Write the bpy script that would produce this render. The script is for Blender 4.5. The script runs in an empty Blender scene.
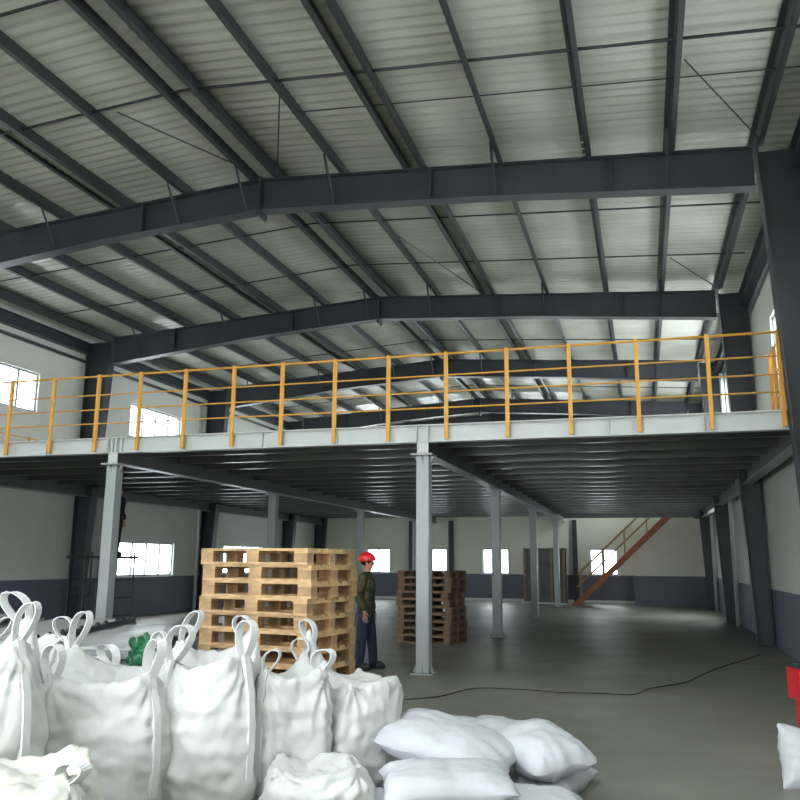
import bpy, bmesh, math, random
from mathutils import Vector, Matrix, noise
R = math.radians
C = bpy.context.scene.collection
random.seed(7)

# ------------------------------------------------------------------ materials
def mat(name, col, rough=0.5, metal=0.0, spec=0.5, nscale=None, namt=0.0, bump=0.0, bscale=20.0, coat=0.0):
    m = bpy.data.materials.new(name); m.use_nodes = True
    nt = m.node_tree; b = nt.nodes['Principled BSDF']
    b.inputs['Base Color'].default_value = (*col, 1); b.inputs['Roughness'].default_value = rough
    b.inputs['Metallic'].default_value = metal; b.inputs['Specular IOR Level'].default_value = spec
    b.inputs['Coat Weight'].default_value = coat
    tc = nt.nodes.new('ShaderNodeTexCoord')
    if nscale:
        n = nt.nodes.new('ShaderNodeTexNoise'); n.inputs['Scale'].default_value = nscale; n.inputs['Detail'].default_value = 5
        nt.links.new(tc.outputs['Object'], n.inputs['Vector'])
        r = nt.nodes.new('ShaderNodeValToRGB')
        r.color_ramp.elements[0].position = .3; r.color_ramp.elements[1].position = .7
        r.color_ramp.elements[0].color = (*[max(0, c*(1-namt)) for c in col], 1)
        r.color_ramp.elements[1].color = (*[min(1, c*(1+namt)) for c in col], 1)
        nt.links.new(n.outputs['Fac'], r.inputs['Fac']); nt.links.new(r.outputs['Color'], b.inputs['Base Color'])
    if bump:
        n2 = nt.nodes.new('ShaderNodeTexNoise'); n2.inputs['Scale'].default_value = bscale; n2.inputs['Detail'].default_value = 4
        nt.links.new(tc.outputs['Object'], n2.inputs['Vector'])
        bp = nt.nodes.new('ShaderNodeBump'); bp.inputs['Strength'].default_value = bump; bp.inputs['Distance'].default_value = .02
        nt.links.new(n2.outputs['Fac'], bp.inputs['Height']); nt.links.new(bp.outputs['Normal'], b.inputs['Normal'])
    return m

M = {}
M['steel'] = mat('dark grey paint', (.042, .048, .055), .42, nscale=1.5, namt=.15)
M['purlin'] = mat('dark purlin paint', (.045, .052, .055), .45, nscale=1.2, namt=.15)
M['pale_steel'] = mat('pale grey paint', (.40, .43, .43), .4, nscale=2, namt=.08)
M['fascia'] = mat('light grey paint', (.62, .65, .64), .4, nscale=2, namt=.05)
M['beam'] = mat('shade toned beam grey', (.13, .14, .135), .35, nscale=2, namt=.1)  # pale grey steel with the shade under the deck mixed into its colour
M['frame_grey'] = mat('grey window frame', (.30, .32, .33), .5)
M['deck'] = mat('zinc deck sheet', (.26, .27, .26), .35, metal=.3, nscale=2, namt=.1)
M['block'] = mat('pallet block wood', (.40, .25, .13), .8, nscale=6, namt=.35)
M['galv'] = mat('shade toned galvanised joist', (.17, .175, .17), .28, metal=.6, nscale=2, namt=.15)  # joist metal, darkened to carry the shade under the deck
M['concrete_top'] = mat('screed', (.55, .55, .52), .8, nscale=3, namt=.1)
M['orange'] = mat('yellow orange paint', (.80, .40, .06), .45, nscale=6, namt=.08)
M['rust'] = mat('red oxide orange paint', (.36, .12, .05), .55, nscale=5, namt=.2)
M['white_paint'] = mat('white paint', (.75, .77, .76), .5)
M['plinth'] = mat('white plinth', (.85, .86, .84), .4, nscale=3, namt=.05)
M['grey_pipe'] = mat('pale plastic pipe', (.52, .54, .52), .45)
M['dark_metal'] = mat('black steel', (.02, .022, .025), .5)
M['wood'] = mat('pallet pine', (.50, .33, .165), .75, nscale=5, namt=.42, bump=.3, bscale=40)
M['wood_old'] = mat('aged pallet wood', (.24, .15, .095), .8, nscale=7, namt=.3, bump=.3, bscale=40)
M['batten'] = mat('batten wood', (.40, .28, .17), .8, nscale=8, namt=.2)
M['board'] = mat('grey board', (.16, .165, .155), .7, nscale=3, namt=.2)
M['bag'] = mat('woven white polypropylene', (.585, .59, .575), .55, nscale=3, namt=.04, bump=.25, bscale=9)
M['bag_warm'] = mat('woven cream polypropylene', (.57, .56, .51), .55, nscale=3, namt=.06, bump=.25, bscale=9)
M['webbing'] = mat('white webbing', (.68, .69, .69), .6)
M['sack'] = mat('woven blue white sack', (.53, .545, .575), .5, nscale=5, namt=.04, bump=.3, bscale=14)
M['wrap'] = mat('white sheet', (.42, .44, .43), .3, nscale=3, namt=.12, bump=.25, bscale=6)
M['bluegrey'] = mat('blue grey film', (.33, .36, .41), .4, nscale=3, namt=.1)
M['green'] = mat('green tarpaulin', (.012, .13, .05), .35, nscale=10, namt=.3)
M['red'] = mat('red enamel', (.55, .015, .02), .35)
M['red_plastic'] = mat('red plastic', (.70, .02, .03), .3)
M['lime'] = mat('lime label', (.30, .50, .06), .5)
M['cream'] = mat('cream band', (.7, .65, .45), .5)
M['blue'] = mat('blue band', (.06, .10, .40), .5)
M['skin'] = mat('skin', (.45, .22, .14), .55)
M['hair'] = mat('black hair', (.01, .01, .01), .7)
M['navy'] = mat('navy cloth', (.018, .022, .045), .85, nscale=14, namt=.2)
M['dark_cloth'] = mat('dark cloth', (.015, .017, .02), .85)
M['boot'] = mat('dark boot', (.02, .02, .02), .6)
M['rubber'] = mat('black cable rubber', (.02, .02, .018), .6)
M['yard'] = mat('outdoor concrete', (.5, .5, .47), .9, nscale=1, namt=.1)

def camo():
    m = mat('camouflage cloth', (.05, .06, .03), .85); nt = m.node_tree; b = nt.nodes['Principled BSDF']
    tc = nt.nodes.new('ShaderNodeTexCoord'); n = nt.nodes.new('ShaderNodeTexNoise')
    n.inputs['Scale'].default_value = 9; n.inputs['Detail'].default_value = 3
    nt.links.new(tc.outputs['Object'], n.inputs['Vector'])
    r = nt.nodes.new('ShaderNodeValToRGB'); r.color_ramp.interpolation = 'CONSTANT'
    e = r.color_ramp.elements; e[0].position = 0; e[0].color = (.012, .014, .01, 1); e[1].position = .44; e[1].color = (.035, .05, .02, 1)
    for p, c in ((.52, (.075, .04, .025, 1)), (.58, (.11, .10, .045, 1)), (.64, (.02, .025, .015, 1))):
        q = e.new(p); q.color = c
    nt.links.new(n.outputs['Fac'], r.inputs['Fac']); nt.links.new(r.outputs['Color'], b.inputs['Base Color']); return m
M['camo'] = camo()

def wall_mat(name, up, low, split):
    m = mat(name, up, .6); nt = m.node_tree; b = nt.nodes['Principled BSDF']
    tc = nt.nodes.new('ShaderNodeTexCoord'); s = nt.nodes.new('ShaderNodeSeparateXYZ'); nt.links.new(tc.outputs['Object'], s.inputs[0])
    g = nt.nodes.new('ShaderNodeMath'); g.operation = 'GREATER_THAN'; g.inputs[1].default_value = split
    nt.links.new(s.outputs['Z'], g.inputs[0])
    n = nt.nodes.new('ShaderNodeTexNoise'); n.inputs['Scale'].default_value = .8; n.inputs['Detail'].default_value = 6
    nt.links.new(tc.outputs['Object'], n.inputs['Vector'])
    mr = nt.nodes.new('ShaderNodeMapRange'); mr.inputs['To Min'].default_value = .88; mr.inputs['To Max'].default_value = 1.1
    nt.links.new(n.outputs['Fac'], mr.inputs['Value'])
    mx = nt.nodes.new('ShaderNodeMix'); mx.data_type = 'RGBA'; mx.inputs['A'].default_value = (*low, 1); mx.inputs['B'].default_value = (*up, 1)
    nt.links.new(g.outputs[0], mx.inputs['Factor'])
    v = nt.nodes.new('ShaderNodeVectorMath'); v.operation = 'SCALE'
    nt.links.new(mx.outputs['Result'], v.inputs[0]); nt.links.new(mr.outputs[0], v.inputs['Scale'])
    nt.links.new(v.outputs[0], b.inputs['Base Color']); return m
M['wall'] = wall_mat('two tone wall paint', (.72, .735, .68), (.15, .15, .21), 1.12)
M['wall_far'] = wall_mat('two tone far wall paint', (.82, .82, .71), (.16, .165, .21), 1.12)

def roof_mat():
    m = mat('white faced roof lining', (.44, .46, .41), .24); nt = m.node_tree; b = nt.nodes['Principled BSDF']
    tc = nt.nodes.new('ShaderNodeTexCoord')
    mp = nt.nodes.new('ShaderNodeMapping'); mp.inputs['Scale'].default_value = (.35, 9, .5); nt.links.new(tc.outputs['Object'], mp.inputs[0])
    n = nt.nodes.new('ShaderNodeTexNoise'); n.inputs['Scale'].default_value = 1.6; n.inputs['Detail'].default_value = 4
    nt.links.new(mp.outputs[0], n.inputs['Vector'])
    bp = nt.nodes.new('ShaderNodeBump'); bp.inputs['Strength'].default_value = .5; bp.inputs['Distance'].default_value = .035
    nt.links.new(n.outputs['Fac'], bp.inputs['Height']); nt.links.new(bp.outputs['Normal'], b.inputs['Normal'])
    n2 = nt.nodes.new('ShaderNodeTexNoise'); n2.inputs['Scale'].default_value = .9; n2.inputs['Detail'].default_value = 4
    nt.links.new(tc.outputs['Object'], n2.inputs['Vector'])
    r = nt.nodes.new('ShaderNodeValToRGB'); r.color_ramp.elements[0].position = .3; r.color_ramp.elements[1].position = .7
    r.color_ramp.elements[0].color = (.46, .465, .405, 1); r.color_ramp.elements[1].color = (.60, .605, .54, 1)
    nt.links.new(n2.outputs['Fac'], r.inputs['Fac']); nt.links.new(r.outputs['Color'], b.inputs['Base Color'])
    return m
M['roof'] = roof_mat()

def floor_mat():
    m = mat('power floated concrete', (.2, .2, .18), .4); nt = m.node_tree; b = nt.nodes['Principled BSDF']
    tc = nt.nodes.new('ShaderNodeTexCoord')
    n = nt.nodes.new('ShaderNodeTexNoise'); n.inputs['Scale'].default_value = .35; n.inputs['Detail'].default_value = 9; n.inputs['Roughness'].default_value = .6
    nt.links.new(tc.outputs['Object'], n.inputs['Vector'])
    r = nt.nodes.new('ShaderNodeValToRGB'); e = r.color_ramp.elements
    e[0].position = .33; e[0].color = (.17, .168, .14, 1); e[1].position = .68; e[1].color = (.29, .285, .24, 1)
    nt.links.new(n.outputs['Fac'], r.inputs['Fac']); nt.links.new(r.outputs['Color'], b.inputs['Base Color'])
    n3 = nt.nodes.new('ShaderNodeTexNoise'); n3.inputs['Scale'].default_value = 1.2; n3.inputs['Detail'].default_value = 6
    nt.links.new(tc.outputs['Object'], n3.inputs['Vector'])
    mr = nt.nodes.new('ShaderNodeMapRange'); mr.inputs['To Min'].default_value = .34; mr.inputs['To Max'].default_value = .62
    nt.links.new(n3.outputs['Fac'], mr.inputs['Value']); nt.links.new(mr.outputs[0], b.inputs['Roughness'])
    bp = nt.nodes.new('ShaderNodeBump'); bp.inputs['Strength'].default_value = .12; bp.inputs['Distance'].default_value = .02
    n4 = nt.nodes.new('ShaderNodeTexNoise'); n4.inputs['Scale'].default_value = 5; nt.links.new(tc.outputs['Object'], n4.inputs['Vector'])
    nt.links.new(n4.outputs['Fac'], bp.inputs['Height']); nt.links.new(bp.outputs['Normal'], b.inputs['Normal'])
    return m
M['floor'] = floor_mat()

def glass_mat():
    m = bpy.data.materials.new('window glass'); m.use_nodes = True; nt = m.node_tree
    for n in list(nt.nodes):
        if n.type != 'OUTPUT_MATERIAL': nt.nodes.remove(n)
    o = [n for n in nt.nodes if n.type == 'OUTPUT_MATERIAL'][0]
    t = nt.nodes.new('ShaderNodeBsdfTransparent'); t.inputs[0].default_value = (.95, .97, .97, 1)
    g = nt.nodes.new('ShaderNodeBsdfGlossy'); g.inputs['Roughness'].default_value = .02
    x = nt.nodes.new('ShaderNodeMixShader'); x.inputs[0].default_value = .06
    nt.links.new(t.outputs[0], x.inputs[1]); nt.links.new(g.outputs[0], x.inputs[2]); nt.links.new(x.outputs[0], o.inputs[0]); return m
M['glass'] = glass_mat()

# ------------------------------------------------------------------ mesh builder
class MB:
    def __init__(s): s.v = []; s.f = []
    def add(s, vs, fs):
        o = len(s.v); s.v += [tuple(v) for v in vs]; s.f += [tuple(i+o for i in f) for f in fs]
    def box(s, x0, x1, y0, y1, z0, z1, mx=None):
        vs = [Vector(p) for p in ((x0,y0,z0),(x1,y0,z0),(x1,y1,z0),(x0,y1,z0),(x0,y0,z1),(x1,y0,z1),(x1,y1,z1),(x0,y1,z1))]
        if mx: vs = [mx @ p for p in vs]
        s.add(vs, [(0,3,2,1),(4,5,6,7),(0,1,5,4),(1,2,6,5),(2,3,7,6),(3,0,4,7)])
    def cbox(s, cx, cy, cz, sx, sy, sz, rz=0, ry=0, rx=0):
        mx = Matrix.Translation((cx,cy,cz)) @ Matrix.Rotation(rz,4,'Z') @ Matrix.Rotation(ry,4,'Y') @ Matrix.Rotation(rx,4,'X')
        s.box(-sx/2,sx/2,-sy/2,sy/2,-sz/2,sz/2,mx)
    def prism(s, poly, axis, a, b):      # polygon in the plane normal to axis, extruded from a to b
        n = len(poly); vs = []
        for t in (a, b):
            for (p, q) in poly:
                vs.append({'x':(t,p,q),'y':(p,t,q),'z':(p,q,t)}[axis])
        s.add(vs, [tuple(range(n))[::-1], tuple(range(n,2*n))]+[(i,(i+1)%n,(i+1)%n+n,i+n) for i in range(n)])
    def tube(s, pts, r, n=8, closed=False):
        pts = [Vector(p) for p in pts]; rings = []; m = len(pts)
        up = None
        for i, p in enumerate(pts):
            if closed: d = pts[(i+1)%m]-pts[i-1]
            else: d = pts[min(i+1,m-1)]-pts[max(i-1,0)]
            d.normalize()
            if up is None: up = Vector((0,0,1)) if abs(d.z) < .9 else Vector((1,0,0))
            a = d.cross(up).normalized(); b = a.cross(d).normalized(); up = b
            rr = r[i] if isinstance(r,(list,tuple)) else r
            rings.append([p+a*rr*math.cos(2*math.pi*k/n)+b*rr*math.sin(2*math.pi*k/n) for k in range(n)])
        vs = [q for g in rings for q in g]; fs = []
        for i in range(m if closed else m-1):
            j = (i+1)%m
            for k in range(n): fs.append((i*n+k, i*n+(k+1)%n, j*n+(k+1)%n, j*n+k))
        if not closed: fs += [tuple(range(n))[::-1], tuple((m-1)*n+k for k in range(n))]
        s.add(vs, fs)
    def ribbon(s, pts, wd, w, t):        # flat band: path, width direction, width, thickness
        pts = [Vector(p) for p in pts]; m = len(pts); wd = Vector(wd).normalized(); vs = []
        for i, p in enumerate(pts):
            d = (pts[min(i+1,m-1)]-pts[max(i-1,0)]).normalized(); nn = d.cross(wd).normalized()
            ww = nn.cross(d).normalized()
            for (a, b) in ((-1,-1),(1,-1),(1,1),(-1,1)): vs.append(p+ww*a*w/2+nn*b*t/2)
        fs = []
        for i in range(m-1):
            for k in range(4): fs.append((i*4+k, i*4+(k+1)%4, (i+1)*4+(k+1)%4, (i+1)*4+k))
        fs += [(3,2,1,0), tuple((m-1)*4+k for k in range(4))]; s.add(vs, fs)
    def ibeam(s, axis, a, b, cx, z0, z1, w, tf=.014, tw=.01):  # straight I beam along x or y
        s.prismrect(axis,a,b,cx-w/2,cx+w/2,z0,z0+tf); s.prismrect(axis,a,b,cx-w/2,cx+w/2,z1-tf,z1); s.prismrect(axis,a,b,cx-tw/2,cx+tw/2,z0+tf,z1-tf)
    def prismrect(s, axis, a, b, p0, p1, z0, z1):
        if axis == 'y': s.box(p0,p1,a,b,z0,z1)
        else: s.box(a,b,p0,p1,z0,z1)
    def build(s, name, m, parent=None, smooth=False, bevel=0, loc=None, rz=0):
        me = bpy.data.meshes.new(name); me.from_pydata(s.v, [], s.f); me.update()
        bm = bmesh.new(); bm.from_mesh(me); bmesh.ops.recalc_face_normals(bm, faces=bm.faces); bm.to_mesh(me); bm.free()
        if smooth: me.polygons.foreach_set('use_smooth', [True]*len(me.polygons))
        o = bpy.data.objects.new(name, me); C.objects.link(o); me.materials.append(M[m] if isinstance(m,str) else m)
        if parent: o.parent = parent
        if loc: o.location = loc
        if rz: o.rotation_euler.z = rz
        if bevel:
            bv = o.modifiers.new('bevel','BEVEL'); bv.width = bevel; bv.segments = 2; bv.limit_method = 'ANGLE'
        return o

def tag(o, label, cat, group=None, kind=None):
    o['label'] = label; o['category'] = cat
    if group: o['group'] = group
    if kind: o['kind'] = kind
    return o
def thing(name, label, cat, loc=(0,0,0), rz=0, group=None):
    o = bpy.data.objects.new(name, None); o.empty_display_size = .1; C.objects.link(o)
    o.location = loc; o.rotation_euler.z = rz
    return tag(o, label, cat, group)
def copy_tree(o, parent=None):
    c = o.copy(); C.objects.link(c)
    if parent: c.parent = parent
    for ch in [k for k in bpy.data.objects if k.parent == o]: copy_tree(ch, c)
    return c
def struct(o, label=None):
    o['kind'] = 'structure'
    if label: o['label'] = label
    return o

# camera-frame helper for laying the place out: d metres ahead, s metres to the right -> world x, y
YAW = R(16.437)
def fl(s, d): return (s*math.cos(YAW)-d*math.sin(YAW), s*math.sin(YAW)+d*math.cos(YAW))

# ------------------------------------------------------------------ dimensions
XR, XL, XRI = 2.45, -14.4, -6.0        # right wall, left wall, ridge
YB, YF, YS = -3.0, 35.4, 34.3          # back, far wall, nearer section of far wall
FR = [11.9, 18.5, 25.1, 31.7, 35.2]    # portal frames
def rt(x): return 8.05-.068*abs(x-XRI) # top of rafter
PUR = .24

# ------------------------------------------------------------------ shell
def wall(name, axis, pos, thick, a0, a1, z1, holes, m, z1f=None):
    """axis 'x': wall lies at x=pos, runs in y.  holes: (a0,a1,z0,z1)"""
    mb = MB(); al = sorted({a0,a1,*[h[0] for h in holes],*[h[1] for h in holes]})
    zl = sorted({0,z1,*[h[2] for h in holes],*[h[3] for h in holes]})
    for i in range(len(al)-1):
        for j in range(len(zl)-1):
            ca, cz = (al[i]+al[i+1])/2, (zl[j]+zl[j+1])/2
            if any(h[0]<ca<h[1] and h[2]<cz<h[3] for h in holes): continue
            p = (min(pos,pos+thick), max(pos,pos+thick))
            if axis == 'x': mb.box(*p, al[i], al[i+1], zl[j], zl[j+1])
            else: mb.box(al[i], al[i+1], *p, zl[j], zl[j+1])
    return struct(mb.build(name, m))
mb = MB(); mb.box(XL-.2, XR+.2, YB, YF+.2, -.15, 0); struct(mb.build('floor','floor'))
mb = MB(); mb.box(-45, 32, -45, YB, -.2, -.02); struct(mb.build('ground','yard'))  # unseen yard, added to bounce daylight up to the ceiling

LW = [(14.0,16.7,5.2,6.2), (20.6,23.4,5.2,6.2), (27.2,30.0,5.2,6.2), (13.6,16.2,1.12,2.14), (20.5,23.4,1.14,2.14), (26.7,29.8,1.14,2.16), (7.0,10.0,5.2,6.2), (0.8,3.6,5.2,6.2)]  # last two are out of view, added to light the hall
RW = [(12.9,15.9,4.8,6.1), (19.3,24.3,4.5,6.7), (25.9,30.9,4.5,6.7), (7.6,10,4.8,6.1), (1.0,3.6,4.8,6.1)]  # first is in view
FW = [(-11.94,-10.85,1.12,2.18), (-9.62,-8.26,1.12,2.18), (-6.68,-5.55,1.12,2.18), (-2.16,-1.05,1.12,2.18)]
FU_ADDED = [(-13.4,-11.0,4.6,6.2),(-9.6,-7.2,4.6,6.2),(-5.2,-2.9,4.6,6.2)]   # unseen upper far-wall windows, added to light the roof from behind
LW = [h for h in LW if h[0] != 13.6]
wall('wall_left','x',XL,-.2,YB,YF+.2,7.715,LW,'wall')
wall('wall_right','x',XR,.2,YB,YF+.2,7.715,RW+[(26.0,28.7,1.14,2.7)],'wall')  # extra low hole belongs to the added window under the deck
wall('wall_far','y',YF,.2,XL,-.42,7.715,FW+FU_ADDED,'wall_far')
mb = MB(); mb.box(-.42, XR, YS, YF+.2, 0, 3.35); struct(mb.build('wall_far_right','wall_far'))
mb = MB(); mb.box(-.42, XR, YF, YF+.2, 3.35, 7.715); struct(mb.build('wall_far_upper','wall_far'))
mb = MB(); mb.prism([(XL,7.715),(XR,7.715),(XRI,8.2)], 'y', YF, YF+.2); struct(mb.build('wall_gable','wall_far'))
wall('wall_back','y',YB,-.2,XL,XR,8.3,[(-8.5,-2.0,0,4.4)],'wall')  # doorway behind the camera, added to let daylight in
mb = MB(); mb.box(XL+.02,-.44,YF-.07,YF-.002,0,.11); struct(mb.build('baseboard_far','plinth'))

# roof sheet: ribbed lining, two pitches
YSK = 5.6   # added rooflights, out of view, lie in front of this line
def roof(x0, x1, name, YB=YSK, YF=YF):
    mb = MB(); p = .2; n = int((YF+.2-YB)/p*4); vs = []; nx = 8
    for i in range(n+1):
        y = YB+(YF+.2-YB)*i/n; k = i % 4; dz = (-.010, .010, .010, -.010)[k]
        for j in range(nx+1):
            x = x0+(x1-x0)*j/nx; vs.append((x, y, rt(x)+PUR+.015+dz+.014*noise.noise((x*.6, y*2.2, 1))+.03*noise.noise((x*.5, y*.35, 4))))
    W = nx+1; fs = [(i*W+j, i*W+j+1, (i+1)*W+j+1, (i+1)*W+j) for i in range(n) for j in range(nx)]
    mb.add(vs, fs); o = mb.build(name, 'roof', smooth=True)
    s = o.modifiers.new('t','SOLIDIFY'); s.thickness = .06; s.offset = 1
    return struct(o)
roof(XL-.15, XRI, 'ceiling_left'); roof(XRI, XR+.15, 'ceiling_right')
SKY_ADDED = [(-9.4,-8.0),(-3.6,-2.2)]  # unseen roof openings, added for overhead daylight on the foreground
ed = [XL-.15,-9.4,-8.0,XRI,-3.6,-2.2,XR+.15]
for a, b in zip(ed[:-1], ed[1:]):
    if (a,b) not in SKY_ADDED and not (a == XRI and False): roof(a, b, 'ceiling_front', YB, YSK-.2)
for a, b in SKY_ADDED:
    mb = MB(); z0, z1 = rt(a)+PUR+.03, rt(b)+PUR+.03
    mb.prism([(a,z0),(b,z1),(b,z1+.008),(a,z0+.008)],'y',YB,YSK); struct(mb.build('window_added_rooflight','glass'))

# windows
RW_LOW_ADDED = [(26.0,28.7,1.14,2.7)]  # hidden low window, added to brighten the far end under the deck
def window(name, axis, pos, a0, a1, z0, z1, bars, side, label=None):
    """side: +1 when the room lies on the + side of the wall face"""
    e = bpy.data.objects.new(name, None); C.objects.link(e); struct(e)
    def bx(mb, p0, p1, q0, q1, w0, w1):
        if axis == 'x': mb.box(min(w0,w1), max(w0,w1), p0, p1, q0, q1)
        else: mb.box(p0, p1, min(w0,w1), max(w0,w1), q0, q1)
    d0, d1 = pos-side*.05, pos-side*.11
    f = MB(); t = .05
    bx(f,a0,a1,z0,z0+t,d0,d1); bx(f,a0,a1,z1-t,z1,d0,d1); bx(f,a0,a0+t,z0+t,z1-t,d0,d1); bx(f,a1-t,a1,z0+t,z1-t,d0,d1)
    for k in range(1,bars):
        c = a0+(a1-a0)*k/bars; bx(f,c-.032,c+.032,z0+t,z1-t,d0,d1)
    f.build('window_frame','frame_grey',e)
    g = MB(); bx(g,a0+t,a1-t,z0+t,z1-t,pos-side*.075,pos-side*.081); g.build('pane','glass',e)
    s = MB(); bx(s,a0-.04,a1+.04,z0-.03,z0,pos+side*.04,pos-side*.05); s.build('window_sill','white_paint',e)
k = 1
for h in LW: window('window_%d'%k,'x',XL,*h,4,1); k += 1
for h in RW+RW_LOW_ADDED: window('window_%d'%k,'x',XR,*h,2,-1); k += 1
for h in FW+FU_ADDED: window('window_%d'%k,'y',YF,*h,2,-1); k += 1

# ------------------------------------------------------------------ portal frames
def rafter(mb, y, xa, xb, da, db):
    """I-section rafter from xa to xb, depth da at xa and db at xb"""
    w, tf = .24, .02
    za, zb = rt(xa), rt(xb)
    mb.prism([(xa,za-tf),(xb,zb-tf),(xb,zb),(xa,za)], 'y', y-w/2, y+w/2)
    mb.prism([(xa,za-da),(xb,zb-db),(xb,zb-db+tf),(xa,za-da+tf)], 'y', y-w/2, y+w/2)
    mb.prism([(xa,za-da+tf),(xb,zb-db+tf),(xb,zb-tf),(xa,za-tf)], 'y', y-.006, y+.006)
def colm(mb, y, xo, xi_top, xi_bot, zt):
    w, tf = .26, .02; s = 1 if xi_top < xo else -1
    mb.box(min(xo,xo-s*tf), max(xo,xo-s*tf), y-w/2, y+w/2, .02, zt)
    mb.prism([(xi_bot,.02),(xi_bot+s*tf,.02),(xi_top+s*tf,zt),(xi_top,zt)], 'y', y-w/2, y+w/2)
    mb.prism([(xi_bot+s*tf,.02),(xo-s*tf,.02),(xo-s*tf,zt),(xi_top+s*tf,zt)], 'y', y-.006, y+.006)
PX = [-13.95,-12.65,-11.4,-10.05,-9.15,-8.73,-7.5,-6.2,-5.74,-4.55,-3.45,-3.17,-1.9,-.55,.65,1.85]
flab = ['nearest dark portal frame spanning the hall in front of the platform',
        'second dark portal frame crossing above the platform behind the railing',
        'third dark portal frame above the middle of the platform',
        'fourth dark portal frame just above the deck far back',
        'last dark portal frame standing against the far end wall']
for i, y in enumerate(FR):
    t = thing('portal_frame', flab[i], 'steel frame', (0,y,0), 0, 'portal frames carrying the roof')
    for nm, xo, xt, xb in (('left', XL+.03, XL+.78, XL+.36), ('right', XR-.03, XR-.62, XR-.33)):
        c = MB(); s = 1 if nm == 'right' else -1
        colm(c, 0, xo, xt, xb, rt(xo)-.02); c.build('column','steel',t)
        c = MB(); c.box(min(xb,xo)-.03 if nm=='right' else xo, xo if nm=='right' else max(xb,xo)+.03, -.17, .17, 0, .02); c.build('base_plate','steel',t)
    r = MB(); rafter(r, 0, XL+.8, -9.2, .72, .56); rafter(r, 0, -9.2, XRI-.012, .56, .57); r.build('rafter','steel',t)
    r = MB(); rafter(r, 0, XRI+.012, -2.2, .57, .55); rafter(r, 0, -2.2, XR-.66, .55, .62); r.build('rafter','steel',t)
    p = MB(); p.box(XRI-.025,XRI+.025,-.15,.15,rt(XRI)-.68,rt(XRI)+.02); p.build('ridge_plate','steel',t)
    for x in (-11.7, -8.3, -3.0, -.2):
        p = MB(); p.box(x-.012,x+.012,-.12,.12,rt(x)-.55,rt(x)-.02); p.build('web_stiffener','steel',t)
    if i < 4:
        for x in (-12.65,-10.05,-7.5,-6.2,-4.6,-1.9,.65):
            b = MB(); b.tube([(x-.05,-.1,rt(x)-.54),(x-.03,-.62,rt(x)+.1)], .022, 4); b.build('knee_brace','steel',t)

names = ['next to the left wall','second from the left wall','third from the left wall','fourth from the left wall','left slim one of the pair on the left slope',
 'right one of the pair on the left slope','first down the left slope beyond the ridge pair','left one of the pair at the ridge','right one of the pair at the ridge',
 'first down the right slope beyond the ridge pair','left one of the pair on the right slope','right one of the pair on the right slope','fourth from the right wall',
 'third from the right wall','second from the right wall','next to the right wall']
for x, nme in zip(PX, names):
    slim = x == -9.15
    h = .12 if slim else PUR; z0 = rt(x)+PUR-h; m = MB()
    m.box(-.004,.004,YB+.1,YF-.02,0,h)
    m.box(-.004,.075,YB+.1,YF-.02,0,.006); m.box(-.075,.004,YB+.1,YF-.02,h-.006,h); m.box(.069,.075,YB+.1,YF-.02,.006,.025)
    o = m.build('roof_purlin','purlin'); o.location = (x,0,z0+.003)
    tag(o, 'long dark roof purlin, '+nme, 'purlin', 'roof purlins')
# eave beams along the walls
for x, z, lab in ((XL+.12,7.1,'dark eave beam along the top of the left wall'),(XR-.12,7.1,'dark eave beam along the top of the right wall')):
    m = MB()
    ys = [YB]+FR
    for a, b in zip(ys[:-1], ys[1:]): m.ibeam('y', a+.14, b-.14, 0, 0, .3, .18)
    o = m.build('eave_beam','steel'); o.location = (x,0,z); tag(o, lab, 'beam')
for x, lab in ((XL+.06,'thin dark pipe running along the left wall below the eave'),(XR-.06,'thin dark pipe running along the right wall below the eave')):
    m = MB(); m.tube([(0,YB,6.9),(0,YF-.05,6.9)], .045, 8); o = m.build('wall_pipe','steel',smooth=True); o.location.x = x; tag(o, lab, 'pipe')

# tie rods between purlins
def rodline(y, x0, x1, r, dz, lab):
    m = MB(); pts = [(x0,0,rt(x0)+dz)]
    if x0 < XRI < x1: pts.append((XRI,0,rt(XRI)+dz))
    pts.append((x1,0,rt(x1)+dz)); m.tube(pts, r, 6); o = m.build('tie_rod','dark_metal'); o.location.y = y
    tag(o, lab, 'rod', 'tie rods between the roof purlins')
rodline(7.1,-14.2,-6.0,.022,.14,'thick tie rod across the purlins at the upper left corner')
rodline(9.25,-14.2,2.2,.02,.14,'thick tie rod across the purlins in front of the nearest frame')
rodline(9.95,-4.6,2.2,.009,.06,'thin tie rod hanging lower just in front of the nearest frame')
k = 0
for a, w in zip(FR[:3], ('first and second','second and third','third and fourth')):
    rodline(a+2.2,-14.2,2.2,.015,.14,'nearer tie rod between the %s frames' % w)
    rodline(a+4.6,-14.2,2.2,.015,.14,'farther tie rod between the %s frames' % w)
for (p, q, lab) in (((-7.1,9.3),(-6.0,11.6),'slanting brace rod left of the ridge before the nearest frame'),((-4.55,9.4),(-5.6,11.6),'slanting brace rod right of the ridge before the nearest frame'),
                    ((.77,9.6),(1.85,11.6),'slanting brace rod by the right wall before the nearest frame'),((-4.6,14.1),(-3.4,18.2),'slanting brace rod between the first two frames right of the ridge'),
                    ((.8,16.5),(1.85,18.3),'slanting brace rod by the right wall before the second frame')):
    m = MB(); m.tube([(p[0],p[1],rt(p[0])+.08),(q[0],q[1],rt(q[0])+.0)], .011, 6); tag(m.build('brace_rod','purlin'), lab, 'rod', 'slanting roof brace rods')

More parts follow.
